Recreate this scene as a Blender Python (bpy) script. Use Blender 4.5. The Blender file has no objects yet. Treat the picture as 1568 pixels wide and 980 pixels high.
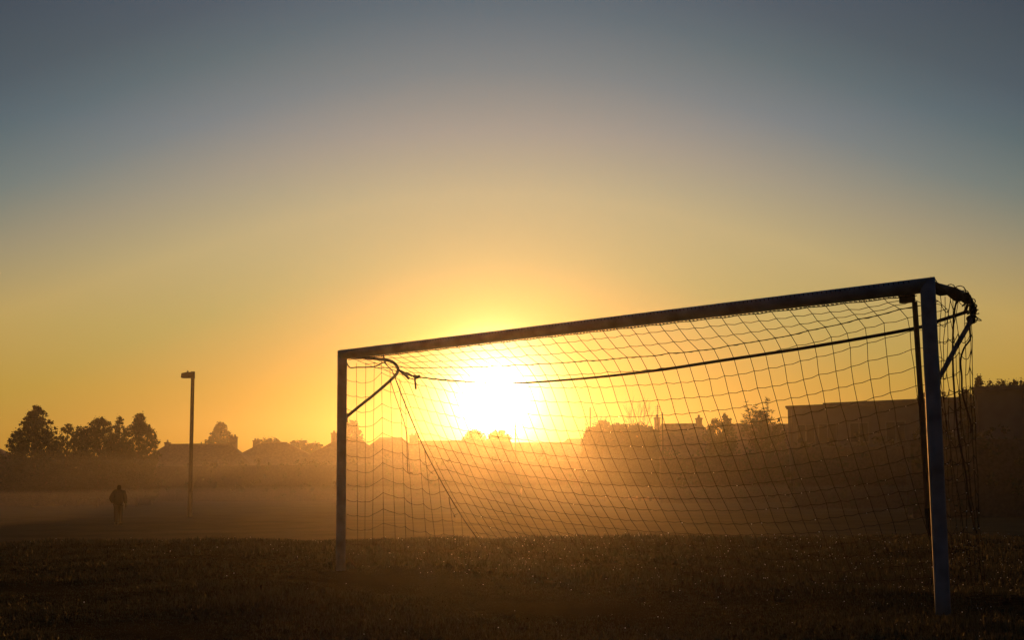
import bpy, math, random
import numpy as np
from mathutils import Vector, Matrix

random.seed(7)
rng = np.random.default_rng(11)
S = bpy.context.scene
COL = S.collection

# ------------------------------------------------------------------ camera
FPX, PITCH, ROLL, CAMZ = 1993.7, 0.12232, -0.00805, 1.0024
_F = Vector((0, math.cos(PITCH), math.sin(PITCH)))
_R = Vector((1, 0, 0))
_D = Vector((0, math.sin(PITCH), -math.cos(PITCH)))
_cr, _sr = math.cos(ROLL), math.sin(ROLL)
camR = _R * _cr - _D * _sr
camD = _R * _sr + _D * _cr
cam_data = bpy.data.cameras.new('camera')
cam = bpy.data.objects.new('camera', cam_data)
COL.objects.link(cam)
up, back = -camD, -_F
cam.matrix_world = Matrix(((camR.x, up.x, back.x, 0), (camR.y, up.y, back.y, 0), (camR.z, up.z, back.z, CAMZ), (0, 0, 0, 1)))
cam_data.sensor_width = 36.0
cam_data.lens = FPX / 1568 * 36
cam_data.clip_start = 0.05
cam_data.clip_end = 6000
S.camera = cam
CAMO = Vector((0, 0, CAMZ))


def ray(px, py):
    """direction in the world of a point measured on the photograph"""
    a, b = px - 784, py - 490
    u = a * _cr + b * _sr
    v = -a * _sr + b * _cr
    return _F * FPX + _R * u + _D * v


def at_depth(px, py, y):
    d = ray(px, py)
    return CAMO + d * (y / d.y)


# ------------------------------------------------------------------ light
SUN_EL, SUN_AZ = math.radians(3.5), math.radians(-0.78)
SUND = Vector((math.sin(SUN_AZ) * math.cos(SUN_EL), math.cos(SUN_AZ) * math.cos(SUN_EL), math.sin(SUN_EL)))
world = bpy.data.worlds.new('World')
S.world = world
world.use_nodes = True
NT = world.node_tree
NT.nodes.clear()


def wn(t, **k):
    n = NT.nodes.new(t)
    for a, b in k.items():
        setattr(n, a, b)
    return n


def wl(a, b):
    NT.links.new(a, b)


def wmath(op, a, b=None):
    n = wn('ShaderNodeMath', operation=op)
    for i, v in enumerate((a, b)):
        if v is None:
            continue
        if isinstance(v, (int, float)):
            n.inputs[i].default_value = v
        else:
            wl(v, n.inputs[i])
    return n.outputs[0]


def lin(c):
    c = c / 255.0
    return c / 12.92 if c <= 0.04045 else ((c + 0.055) / 1.055) ** 2.4


tc = wn('ShaderNodeTexCoord')
sep = wn('ShaderNodeSeparateXYZ')
wl(tc.outputs['Generated'], sep.inputs[0])
X, Y, Z = sep.outputs
dz = wmath('SUBTRACT', Z, SUND.z)
kx = wmath('MINIMUM', wmath('ADD', wmath('MULTIPLY', wmath('MAXIMUM', Z, 0.0), 1.75), 0.19), 0.92)   # the bright belt hugs the horizon


def sq(v, k=1.0):
    m = wmath('MULTIPLY', v, k)
    return wmath('MULTIPLY', m, m)


dx = wmath('SUBTRACT', X, SUND.x)
dy = wmath('SUBTRACT', Y, SUND.y)
s_wide = wmath('SQRT', wmath('ADD', wmath('ADD', sq(dx, kx), sq(dy, kx)), sq(dz)))
r2 = wmath('ADD', wmath('ADD', sq(dx), sq(dy)), sq(dz))


def ramp(fac, stops):
    n = wn('ShaderNodeValToRGB')
    n.color_ramp.interpolation = 'B_SPLINE' if False else 'LINEAR'
    el = n.color_ramp.elements
    while len(el) > 1:
        el.remove(el[0])
    el[0].position = stops[0][0]
    el[0].color = (*stops[0][1], 1)
    for p, c in stops[1:]:
        e = el.new(p)
        e.color = (*c, 1)
    wl(fac, n.inputs[0])
    return n.outputs[0]


# R and G follow the distance from the sun, B mostly follows elevation
ring = [(0.0, (0.28, 0.3, 1)), (0.058, (0.26, 0.26, 1.0)), (0.108, (0.25, 0.295, 1.0)), (0.157, (0.335, 0.32, 1.0)), (0.205, (0.245, 0.243, 0.95)), (0.25, (0.127, 0.17, 0.83)), (0.295, (0.064, 0.114, 0.6)), (0.335, (0.042, 0.076, 0.44)), (0.42, (0.024, 0.042, 0.27)), (0.6, (0.018, 0.03, 0.2)), (1.0, (0.015, 0.026, 0.17))]
c1 = ramp(s_wide, ring)
elev = [(0.0, (1.4, 0.55, 0.012)), (0.07, (1.4, 0.78, 0.036)), (0.117, (1.24, 0.9, 0.085)), (0.167, (1.1, 0.97, 0.152)), (0.215, (1, 1, 0.205)), (0.262, (1, 1.01, 0.245)), (0.31, (1, 1.01, 0.24)), (0.355, (1, 1.0, 0.26)), (0.6, (1, 1, 0.33)), (1.0, (1, 1, 0.35))]
c2 = ramp(Z, elev)
mul = wn('ShaderNodeMix', data_type='RGBA', blend_type='MULTIPLY')
mul.inputs[0].default_value = 1.0
wl(c1, mul.inputs[6])
wl(c2, mul.inputs[7])


def gauss(r0, colour, prev):
    """aureole of light scattered round the sun, radius r0 in radians"""
    g = wmath('POWER', 2.718281828, wmath('MULTIPLY', r2, -1.0 / (r0 * r0)))
    m = wn('ShaderNodeMix', data_type='RGBA', blend_type='ADD', clamp_result=False)
    m.inputs[0].default_value = 1.0
    sc = wn('ShaderNodeVectorMath', operation='SCALE')
    sc.inputs[0].default_value = colour
    wl(g, sc.inputs['Scale'])
    wl(prev, m.inputs[6])
    wl(sc.outputs[0], m.inputs[7])
    return m.outputs[2]


c = mul.outputs[2]
c = gauss(0.06, (0.1, 0.2, 0.0), c)
c = gauss(0.034, (3.4, 3.5, 1.9), c)
c = gauss(0.013, (45.0, 44.0, 40.0), c)
nish = wn('ShaderNodeTexSky', sky_type='NISHITA')
nish.sun_disc = False
nish.sun_elevation = SUN_EL
nish.sun_rotation = SUN_AZ
nish.dust_density = 2.0
bg1 = wn('ShaderNodeBackground')
wl(c, bg1.inputs[0])
bg1.inputs[1].default_value = 1.0
bg2 = wn('ShaderNodeBackground')
wl(nish.outputs[0], bg2.inputs[0])
bg2.inputs[1].default_value = NISH = 0.008
addw = wn('ShaderNodeAddShader')
wl(bg1.outputs[0], addw.inputs[0])
wl(bg2.outputs[0], addw.inputs[1])
wo = wn('ShaderNodeOutputWorld')
wl(addw.outputs[0], wo.inputs[0])

sun_data = bpy.data.lights.new('sun', 'SUN')
sun_data.energy = 2.9
sun_data.color = (1.0, 0.39, 0.075)
sun_data.angle = math.radians(0.5)
sun = bpy.data.objects.new('sun', sun_data)
COL.objects.link(sun)
sun.rotation_euler = SUND.to_track_quat('Z', 'Y').to_euler()
sun.location = (0, 80, 40)

S.view_settings.view_transform = 'Standard'
S.view_settings.look = 'None'
S.view_settings.exposure = 0.0
S.view_settings.gamma = 1.0
S.view_settings.use_curve_mapping = False
S.cycles.use_denoising = True
try:
    S.cycles.denoiser = 'OPENIMAGEDENOISE'
except Exception:
    pass
S.cycles.max_bounces = 6
S.cycles.volume_bounces = 1
S.cycles.transparent_max_bounces = 16

HAZE_DENSITY = 0.00047
HAZE_G = 0.90


# ------------------------------------------------------------------ materials
def material(name, base, rough=0.85, var=0.25, scale=6.0, bump=0.0, metallic=0.0, spec=0.3, island=False, trans=None):
    m = bpy.data.materials.new(name)
    m.use_nodes = True
    nt = m.node_tree
    bs = nt.nodes['Principled BSDF']
    bs.inputs['Roughness'].default_value = rough
    bs.inputs['Metallic'].default_value = metallic
    bs.inputs['Specular IOR Level'].default_value = spec
    tcn = nt.nodes.new('ShaderNodeTexCoord')
    no = nt.nodes.new('ShaderNodeTexNoise')
    no.inputs['Scale'].default_value = scale
    no.inputs['Detail'].default_value = 6
    nt.links.new(tcn.outputs['Object'], no.inputs['Vector'])
    cr = nt.nodes.new('ShaderNodeValToRGB')
    lo = [v * (1 - var) for v in base]
    hi = [min(1, v * (1 + var)) for v in base]
    cr.color_ramp.elements[0].position = 0.3
    cr.color_ramp.elements[0].color = (*lo, 1)
    cr.color_ramp.elements[1].position = 0.7
    cr.color_ramp.elements[1].color = (*hi, 1)
    if island:
        ge = nt.nodes.new('ShaderNodeNewGeometry')
        mx = nt.nodes.new('ShaderNodeMath')
        mx.operation = 'MULTIPLY_ADD'
        mx.inputs[1].default_value = 0.5
        nt.links.new(ge.outputs['Random Per Island'], mx.inputs[0])
        h = nt.nodes.new('ShaderNodeMath')
        h.operation = 'MULTIPLY'
        h.inputs[1].default_value = 0.5
        nt.links.new(no.outputs['Fac'], h.inputs[0])
        nt.links.new(h.outputs[0], mx.inputs[2])
        nt.links.new(mx.outputs[0], cr.inputs[0])
    else:
        nt.links.new(no.outputs['Fac'], cr.inputs[0])
    nt.links.new(cr.outputs[0], bs.inputs['Base Color'])
    if bump:
        bn = nt.nodes.new('ShaderNodeBump')
        bn.inputs['Strength'].default_value = bump
        bn.inputs['Distance'].default_value = 0.02
        nt.links.new(no.outputs['Fac'], bn.inputs['Height'])
        nt.links.new(bn.outputs[0], bs.inputs['Normal'])
    if trans:
        tr = nt.nodes.new('ShaderNodeBsdfTranslucent')
        tr.inputs[0].default_value = (*trans, 1)
        ad = nt.nodes.new('ShaderNodeAddShader')
        out = nt.nodes['Material Output']
        nt.links.new(bs.outputs[0], ad.inputs[0])
        nt.links.new(tr.outputs[0], ad.inputs[1])
        nt.links.new(ad.outputs[0], out.inputs['Surface'])
    return m


M = {
    'paint': material('worn_grey_blue_paint', (0.075, 0.135, 0.195), 0.6, 0.4, 5, 0.15),
    'steel': material('dull_steel', (0.07, 0.07, 0.075), 0.5, 0.3, 20, 0.1, 0.3),
    'cord': material('net_cord', (0.018, 0.014, 0.011), 0.95, 0.3, 40, 0, 0, 0.1),
    'strap': material('dark_strap', (0.022, 0.016, 0.013), 0.9, 0.3, 25),
    'wood': material('weathered_brown_wood', (0.11, 0.055, 0.025), 0.8, 0.35, 14, 0.3),
    'ground': None,
    'grass': material('grass_blade', (0.022, 0.030, 0.020), 0.7, 0.6, 0.7, 0, 0, 0.12, island=True, trans=(0.010, 0.011, 0.005)),
    'leaf': material('leaf', (0.045, 0.05, 0.028), 0.85, 0.22, 1.2, 0, 0, 0.1, island=True),
    'needle': material('conifer_leaf', (0.04, 0.048, 0.03), 0.85, 0.22, 1.2, 0, 0, 0.1, island=True),
    'bark': material('bark', (0.07, 0.05, 0.035), 0.95, 0.4, 8, 0.5),
    'brick': material('house_brick', (0.22, 0.12, 0.08), 0.9, 0.3, 3, 0.3),
    'render': material('house_render', (0.30, 0.26, 0.22), 0.9, 0.15, 2, 0.1),
    'tile': material('roof_tile', (0.12, 0.08, 0.06), 0.85, 0.35, 4, 0.4),
    'clad': material('grey_cladding', (0.10, 0.095, 0.09), 0.7, 0.15, 1.5, 0.1),
    'darkclad': material('dark_brickwork', (0.10, 0.075, 0.06), 0.85, 0.25, 3, 0.3),
    'glass': material('window_glass', (0.03, 0.035, 0.04), 0.3, 0.1, 1, 0, 0, 0.2),
    'white': material('dull_frame_paint', (0.12, 0.115, 0.11), 0.5, 0.08, 5),
    'jacket': material('dark_jacket_cloth', (0.012, 0.010, 0.010), 1.0, 0.25, 12, 0.3, 0, 0.0),
    'trouser': material('dark_trouser_cloth', (0.012, 0.010, 0.010), 1.0, 0.25, 12, 0.3, 0, 0.0),
    'skin': material('skin', (0.05, 0.03, 0.022), 0.9, 0.1, 12, 0, 0, 0.0),
    'hair': material('dark_hair', (0.015, 0.012, 0.010), 1.0, 0.3, 30, 0, 0, 0.0),
    'shoe': material('black_shoe', (0.012, 0.012, 0.012), 1.0, 0.2, 12, 0, 0, 0.0),
    'pole': material('lamp_column_paint', (0.025, 0.022, 0.02), 0.9, 0.25, 6, 0.2, 0, 0.05),
    'dew': material('dew_drop', (0.75, 0.78, 0.8), 0.08, 0.05, 5, 0, 0, 0.8, trans=(0.5, 0.5, 0.45)),
}
# ground: short turf with worn soil in the goalmouth
gm = bpy.data.materials.new('turf')
gm.use_nodes = True
nt = gm.node_tree
bs = nt.nodes['Principled BSDF']
bs.inputs['Roughness'].default_value = 1.0
bs.inputs['Specular IOR Level'].default_value = 0.0
tcn = nt.nodes.new('ShaderNodeTexCoord')
n1 = nt.nodes.new('ShaderNodeTexNoise'); n1.inputs['Scale'].default_value = 0.35; n1.inputs['Detail'].default_value = 8; n1.inputs['Roughness'].default_value = 0.7
n2 = nt.nodes.new('ShaderNodeTexNoise'); n2.inputs['Scale'].default_value = 22; n2.inputs['Detail'].default_value = 8; n2.inputs['Roughness'].default_value = 0.8
nt.links.new(tcn.outputs['Object'], n1.inputs['Vector'])
nt.links.new(tcn.outputs['Object'], n2.inputs['Vector'])
ma = nt.nodes.new('ShaderNodeMath'); ma.operation = 'MULTIPLY'
nt.links.new(n1.outputs['Fac'], ma.inputs[0]); nt.links.new(n2.outputs['Fac'], ma.inputs[1])
cr = nt.nodes.new('ShaderNodeValToRGB')
cr.color_ramp.elements[0].position = 0.12; cr.color_ramp.elements[0].color = (0.010, 0.0085, 0.005, 1)
cr.color_ramp.elements[1].position = 0.42; cr.color_ramp.elements[1].color = (0.040, 0.036, 0.016, 1)
nt.links.new(ma.outputs[0], cr.inputs[0])
nt.links.new(cr.outputs[0], bs.inputs['Base Color'])
# beyond the turf edge the mist's pale glow is painted into the ground colour
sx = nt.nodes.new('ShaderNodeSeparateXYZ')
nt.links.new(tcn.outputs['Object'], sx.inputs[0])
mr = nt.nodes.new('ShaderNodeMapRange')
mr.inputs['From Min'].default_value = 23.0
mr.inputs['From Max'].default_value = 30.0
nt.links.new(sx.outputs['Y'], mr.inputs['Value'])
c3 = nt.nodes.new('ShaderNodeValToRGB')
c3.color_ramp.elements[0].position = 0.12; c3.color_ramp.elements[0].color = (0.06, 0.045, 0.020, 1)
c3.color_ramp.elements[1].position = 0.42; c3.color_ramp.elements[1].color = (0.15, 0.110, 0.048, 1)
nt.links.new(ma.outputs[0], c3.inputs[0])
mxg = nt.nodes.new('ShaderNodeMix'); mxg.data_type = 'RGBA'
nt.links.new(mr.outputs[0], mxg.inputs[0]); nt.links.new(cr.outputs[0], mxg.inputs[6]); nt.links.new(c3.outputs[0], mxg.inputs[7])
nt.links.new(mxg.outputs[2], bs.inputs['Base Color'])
bn = nt.nodes.new('ShaderNodeBump'); bn.inputs['Strength'].default_value = 0.35; bn.inputs['Distance'].default_value = 0.02
nt.links.new(n2.outputs['Fac'], bn.inputs['Height']); nt.links.new(bn.outputs[0], bs.inputs['Normal'])
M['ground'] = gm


# ------------------------------------------------------------------ helpers
class MB:
    """collects geometry, then becomes ONE mesh object"""
    def __init__(self):
        self.v, self.f, self.smooth = [], [], False

    def add(self, vs, fs):
        o = len(self.v)
        self.v += [tuple(p) for p in vs]
        self.f += [tuple(i + o for i in f) for f in fs]
        return self

    def box(self, c, s, rz=0.0, rx=0.0):
        m = Matrix.Rotation(rz, 3, 'Z') @ Matrix.Rotation(rx, 3, 'X')
        vs = [Vector(c) + m @ Vector((x * s[0] / 2, y * s[1] / 2, z * s[2] / 2)) for x in (-1, 1) for y in (-1, 1) for z in (-1, 1)]
        return self.add(vs, [(0, 1, 3, 2), (4, 6, 7, 5), (0, 4, 5, 1), (2, 3, 7, 6), (0, 2, 6, 4), (1, 5, 7, 3)])

    def tube(self, pts, r, n=6, caps=True, aspect=1.0):
        pts = [Vector(p) for p in pts]
        if not isinstance(r, (list, tuple)):
            r = [r] * len(pts)
        vs, fs = [], []
        ref = None
        for i, p in enumerate(pts):
            a = pts[max(0, i - 1)]
            b = pts[min(len(pts) - 1, i + 1)]
            t = (b - a)
            if t.length < 1e-9:
                t = Vector((0, 0, 1))
            t.normalize()
            if ref is None:
                ref = Vector((0, 0, 1)) if abs(t.z) < 0.8 else Vector((1, 0, 0))
            u = (ref - t * ref.dot(t))
            u.normalize()
            w = t.cross(u)
            ref = u
            for k in range(n):
                an = 2 * math.pi * k / n
                vs.append(p + (u * math.cos(an) * aspect + w * math.sin(an)) * r[i])
        for i in range(len(pts) - 1):
            for k in range(n):
                k2 = (k + 1) % n
                fs.append((i * n + k, i * n + k2, (i + 1) * n + k2, (i + 1) * n + k))
        if caps:
            fs.append(tuple(range(n))[::-1])
            fs.append(tuple((len(pts) - 1) * n + k for k in range(n)))
        return self.add(vs, fs)

    def octa(self, p, r):
        p = Vector(p)
        vs = [p + Vector(d) * r for d in ((1, 0, 0), (-1, 0, 0), (0, 1, 0), (0, -1, 0), (0, 0, 1), (0, 0, -1))]
        return self.add(vs, [(0, 2, 4), (2, 1, 4), (1, 3, 4), (3, 0, 4), (2, 0, 5), (1, 2, 5), (3, 1, 5), (0, 3, 5)])

    def ball(self, p, r, rings=5, seg=8, sc=(1, 1, 1)):
        p = Vector(p)
        vs = [p + Vector((0, 0, r * sc[2]))]
        for i in range(1, rings):
            a = math.pi * i / rings
            for k in range(seg):
                b = 2 * math.pi * k / seg
                vs.append(p + Vector((math.sin(a) * math.cos(b) * sc[0], math.sin(a) * math.sin(b) * sc[1], math.cos(a) * sc[2])) * r)
        vs.append(p - Vector((0, 0, r * sc[2])))
        fs = []
        for k in range(seg):
            k2 = (k + 1) % seg
            fs.append((0, 1 + k, 1 + k2))
            for i in range(rings - 2):
                fs.append((1 + i * seg + k, 1 + (i + 1) * seg + k, 1 + (i + 1) * seg + k2, 1 + i * seg + k2))
            fs.append((len(vs) - 1, 1 + (rings - 2) * seg + k2, 1 + (rings - 2) * seg + k))
        return self.add(vs, fs)

    def build(self, name, mat, parent=None, smooth=False, origin=None):
        me = bpy.data.meshes.new(name)
        o_ = Vector(origin) if origin is not None else Vector((0, 0, 0))
        me.from_pydata([tuple(Vector(p) - o_) for p in self.v], [], self.f)
        me.validate()
        if smooth:
            me.polygons.foreach_set('use_smooth', [True] * len(me.polygons))
        me.materials.append(mat)
        o = bpy.data.objects.new(name, me)
        COL.objects.link(o)
        if parent is not None:
            o.parent = parent
        o.location = o_
        if parent is not None:
            o.location = o_ - Vector(parent.get('_w', (0, 0, 0)))
        return o


def tag(o, label=None, cat=None, group=None, kind=None):
    if label:
        o['label'] = label
    if cat:
        o['category'] = cat
    if group:
        o['group'] = group
    if kind:
        o['kind'] = kind
    return o


def empty(name, loc=(0, 0, 0), rz=0.0, **k):
    o = bpy.data.objects.new(name, None)
    COL.objects.link(o)
    o.location = loc
    o.rotation_euler = (0, 0, rz)
    o.empty_display_size = 0.3
    return tag(o, **k)


def wpart(mb, name, mat, parent, smooth=False):
    """part whose geometry was given in world space under an unrotated empty"""
    me = bpy.data.meshes.new(name)
    L = parent.location
    if parent.parent is not None:
        L = parent.parent.location + parent.location
    me.from_pydata([(p[0] - L[0], p[1] - L[1], p[2] - L[2]) for p in mb.v], [], mb.f)
    me.validate()
    if smooth:
        me.polygons.foreach_set('use_smooth', [True] * len(me.polygons))
    me.materials.append(mat)
    o = bpy.data.objects.new(name, me)
    COL.objects.link(o)
    o.parent = parent
    return o


def np_mesh(name, verts, faces, mat, parent=None, nside=3):
    me = bpy.data.meshes.new(name)
    me.vertices.add(len(verts))
    me.vertices.foreach_set('co', verts.astype(np.float32).ravel())
    nf = len(faces)
    me.loops.add(nf * nside)
    me.loops.foreach_set('vertex_index', faces.astype(np.int32).ravel())
    me.polygons.add(nf)
    me.polygons.foreach_set('loop_start', np.arange(0, nf * nside, nside, dtype=np.int32))
    me.polygons.foreach_set('loop_total', np.full(nf, nside, dtype=np.int32))
    me.update(calc_edges=True)
    me.materials.append(mat)
    o = bpy.data.objects.new(name, me)
    COL.objects.link(o)
    if parent is not None:
        o.parent = parent
    return o


# ------------------------------------------------------------------ ground
FIELD = -0.87


def smooth01(t):
    t = np.clip(t, 0, 1)
    return t * t * (3 - 2 * t)


GP0 = Vector((-1.98563, 15.14706, 0))                     # foot of the far post
GA = 0.808487
GT = Vector((math.cos(GA), -math.sin(GA), 0))             # along the goal line
GN = Vector((math.sin(GA), math.cos(GA), 0))              # into the net
GW = 7.44


def gz(x, y):
    x = np.asarray(x, float)
    y = np.asarray(y, float)
    lip = 21.6 - 0.07 * x + 0.25 * np.sin(x * 0.21 + 1)
    z = FIELD * smooth01((y - lip) / 9.0)
    amp = np.clip((np.hypot(x, y) - 2) / 8, 0, 1)
    z = z + amp * (0.018 * np.sin(x * 0.9 + 0.7 * np.sin(y * 0.6)) * np.sin(y * 0.8 + 1.3) + 0.012 * np.sin(x * 2.3 + y * 1.1) + 0.008 * np.sin(x * 1.2 - y * 3.1))
    # bank of longer turf behind the goal and shallow hollow in the goalmouth
    s = (x - GP0.x) * GT.x + (y - GP0.y) * GT.y
    b = (x - GP0.x) * GN.x + (y - GP0.y) * GN.y
    z = z + 0.035 * np.exp(-((b - 0.9) / 0.5) ** 2) * smooth01((s + 0.5) / 1.5)
    z = z - 0.03 * np.exp(-((b + 0.8) / 1.0) ** 2) * np.exp(-((s - 3.7) / 3.0) ** 2)
    return z


ys = np.concatenate([np.linspace(-400, -6, 14), np.linspace(-5, 5, 14), np.arange(5.4, 34, 0.22), np.arange(34.5, 70, 1.2), np.arange(72, 260, 8), np.linspace(270, 5000, 22)])
xh = np.concatenate([np.arange(0, 14, 0.3), np.arange(14.5, 34, 1.2), np.arange(36, 150, 8), np.linspace(160, 3000, 16)])
xs = np.concatenate([-xh[:0:-1], xh])
gx, gy = np.meshgrid(xs, ys)
gzz = gz(gx, gy)
verts = np.stack([gx, gy, gzz], -1).reshape(-1, 3)
nx, ny = len(xs), len(ys)
ii, jj = np.meshgrid(np.arange(nx - 1), np.arange(ny - 1))
a = (jj * nx + ii).ravel()
faces = np.stack([a, a + 1, a + nx + 1, a + nx], -1)
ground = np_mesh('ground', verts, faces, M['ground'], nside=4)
ground.data.polygons.foreach_set('use_smooth', [True] * len(ground.data.polygons))
tag(ground, kind='structure')


def grass_field(name, n, ylo, yhi, hfun, mat, wscale=1.0):
    # more blades close to the camera, where each one shows larger
    u = rng.random(n)
    y = ylo * (yhi / ylo) ** u
    x = (rng.random(n) * 2 - 1) * (y * 0.47 + 1.6)
    # tussocks: blades gather round random centres
    k = n // 14
    cy = ylo * (yhi / ylo) ** rng.random(k)
    cx = (rng.random(k) * 2 - 1) * (cy * 0.47 + 1.6)
    pick = rng.integers(0, k, n)
    tuft = rng.random(n) < 0.5
    x = np.where(tuft, cx[pick] + rng.normal(0, 0.035, n), x)
    y = np.where(tuft, cy[pick] + rng.normal(0, 0.035, n), y)
    z = gz(x, y)
    h = hfun(x, y) * (0.45 + rng.random(n) * 0.9)
    w = (0.0022 + 0.0022 * rng.random(n)) * wscale * (0.7 + y / 18)
    an = rng.random(n) * 2 * np.pi
    lean = rng.random(n) ** 1.3 * 0.85
    la = rng.random(n) * 2 * np.pi
    base = np.stack([x, y, z - 0.004], -1)
    side = np.stack([np.cos(an), np.sin(an), np.zeros(n)], -1) * w[:, None]
    ld = np.stack([np.cos(la), np.sin(la), np.zeros(n)], -1)
    mid = base + ld * (h * lean * 0.3)[:, None] + np.array([0, 0, 1]) * (h * 0.6)[:, None]
    tip = base + ld * (h * lean)[:, None] + np.array([0, 0, 1]) * (h * (1 - 0.35 * lean))[:, None]
    V = np.stack([base - side, base + side, mid + side * 0.75, mid - side * 0.75, tip], 1).reshape(-1, 3)
    b0 = np.arange(n) * 5
    F = np.concatenate([np.stack([b0, b0 + 1, b0 + 2], -1), np.stack([b0, b0 + 2, b0 + 3], -1), np.stack([b0 + 3, b0 + 2, b0 + 4], -1)])
    return np_mesh(name, V, F, mat), tip


def turf_height(x, y):
    s = (x - GP0.x) * GT.x + (y - GP0.y) * GT.y
    b = (x - GP0.x) * GN.x + (y - GP0.y) * GN.y
    h = 0.030 + 0.012 * np.sin(x * 1.7 + y) + 0.010 * np.sin(x * 0.6 - y * 1.4)
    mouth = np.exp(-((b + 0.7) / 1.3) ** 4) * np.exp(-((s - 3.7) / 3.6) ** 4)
    behind = smooth01((b - 0.3) / 0.8)
    lip = 21.6 - 0.07 * x + 0.25 * np.sin(x * 0.21 + 1)
    rough = np.exp(-((y - lip + 0.3) / 1.6) ** 2) * (0.5 + 0.5 * np.sin(x * 2.9 + 2 * np.sin(x * 0.83))) * (0.5 + 0.5 * np.sin(x * 0.7 + 1.1))
    tuss = np.clip(np.sin(x * 3.1 + 1.7 * np.sin(y * 2.3)) * np.sin(y * 2.7 + 1.3 * np.sin(x * 1.9)) - 0.45, 0, 1)
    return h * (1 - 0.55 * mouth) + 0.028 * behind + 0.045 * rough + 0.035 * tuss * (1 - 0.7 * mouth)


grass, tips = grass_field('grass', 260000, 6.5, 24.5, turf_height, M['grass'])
tag(grass, 'dewy turf grass of the playing field round the goal', 'grass', kind='stuff')

# dew beads on the blade tips, thicker behind the goal
sel = tips[rng.random(len(tips)) < 0.02]
s_ = (sel[:, 0] - GP0.x) * GT.x + (sel[:, 1] - GP0.y) * GT.y
b_ = (sel[:, 0] - GP0.x) * GN.x + (sel[:, 1] - GP0.y) * GN.y
keep = rng.random(len(sel)) < np.where((b_ > 0.2), 0.95, 0.08) * np.where(sel[:, 0] > -1, 1.0, 0.35)
sel = sel[keep]
rr = (0.0011 + 0.0022 * rng.random(len(sel)) ** 2) * (0.5 + sel[:, 1] / 16)
t_ = (1 + 5 ** .5) / 2
ico = np.array([(-1, t_, 0), (1, t_, 0), (-1, -t_, 0), (1, -t_, 0), (0, -1, t_), (0, 1, t_), (0, -1, -t_), (0, 1, -t_), (t_, 0, -1), (t_, 0, 1), (-t_, 0, -1), (-t_, 0, 1)]) / math.sqrt(1 + t_ * t_)
icf = np.array([(0, 11, 5), (0, 5, 1), (0, 1, 7), (0, 7, 10), (0, 10, 11), (1, 5, 9), (5, 11, 4), (11, 10, 2), (10, 7, 6), (7, 1, 8), (3, 9, 4), (3, 4, 2), (3, 2, 6), (3, 6, 8), (3, 8, 9), (4, 9, 5), (2, 4, 11), (6, 2, 10), (8, 6, 7), (9, 8, 1)])


def beads(name, P, R, parent=None):
    V = (P[:, None, :] + ico[None] * R[:, None, None]).reshape(-1, 3)
    F = (icf[None] + (np.arange(len(P)) * 12)[:, None, None]).reshape(-1, 3)
    o = np_mesh(name, V, F, M['dew'], parent)
    o.data.polygons.foreach_set('use_smooth', [True] * len(F))
    return o


dew = beads('dew_drops', sel, rr)
tag(dew, 'tiny bright dew drops on the grass round the goal', 'dew', kind='stuff')

# ------------------------------------------------------------------ the goal
goal = empty('football_goal', tuple(GP0), label='full-size football goal with a sagging net in front of the rising sun', cat='football goal')
GL = GP0


def G(s, b, z):
    p = GP0 + GT * s + GN * b
    return Vector((p.x, p.y, z))


def img_s(px, py, s):
    """point seen at px, py lying in the upright plane s metres along the goal line"""
    d = ray(px, py)
    k = (s - (CAMO - GP0).dot(GT)) / d.dot(GT)
    return CAMO + d * k


def img_b(px, py, b):
    d = ray(px, py)
    k = (b - (CAMO - GP0).dot(GN)) / d.dot(GN)
    return CAMO + d * k


PR = 0.056


def member(name, p0, p1, axis_cut0=None, axis_cut1=None, r=PR, n=24):
    """round bar, ends cut on a 45 degree mitre where asked"""
    p0, p1 = Vector(p0), Vector(p1)
    t = (p1 - p0).normalized()
    a = GN
    b = t.cross(a).normalized()
    vs, fs = [], []
    steps = 14
    for i in range(steps + 1):
        for k in range(n):
            an = 2 * math.pi * k / n
            off = a * math.cos(an) * r + b * math.sin(an) * r
            q = p0 + (p1 - p0) * (i / steps) + off
            if i == 0 and axis_cut0 is not None:
                q = q - t * off.dot(axis_cut0)
            if i == steps and axis_cut1 is not None:
                q = q - t * off.dot(axis_cut1)
            vs.append(q)
    for i in range(steps):
        for k in range(n):
            k2 = (k + 1) % n
            fs.append((i * n + k, i * n + k2, (i + 1) * n + k2, (i + 1) * n + k))
    fs.append(tuple(range(n))[::-1])
    fs.append(tuple(steps * n + k for k in range(n)))
    mb = MB()
    mb.add(vs, fs)
    o = wpart(mb, name, M['paint'], goal, smooth=True)
    return o


ZC = 2.444
ZL = 2.472      # the bar stands a little higher at the far post
UP = Vector((0, 0, 1))
# posts run to the mitre with the bar: outer side is longer
for s, sg, zt_ in ((0, 1, ZL), (GW, -1, ZC)):
    o = member('post', G(s, 0, -0.05), G(s, 0, zt_), None, GT * sg, r=PR)
member('crossbar', G(0, 0, ZL), G(GW, 0, ZC + 0.0), UP, -UP, r=PR + 0.0015)


# net supports: a bent tube from the top of each post, back, down and in again
def smooth_path(P, n=6):
    P = [Vector(p) for p in P]
    out = []
    for i in range(len(P) - 1):
        p0, p1, p2, p3 = P[max(0, i - 1)], P[i], P[i + 1], P[min(len(P) - 1, i + 2)]
        for k in range(n):
            t = k / n
            out.append(0.5 * ((2 * p1) + (p2 - p0) * t + (2 * p0 - 5 * p1 + 4 * p2 - p3) * t * t + (3 * p1 - p0 - 3 * p2 + p3) * t ** 3))
    out.append(P[-1])
    return out


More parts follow.
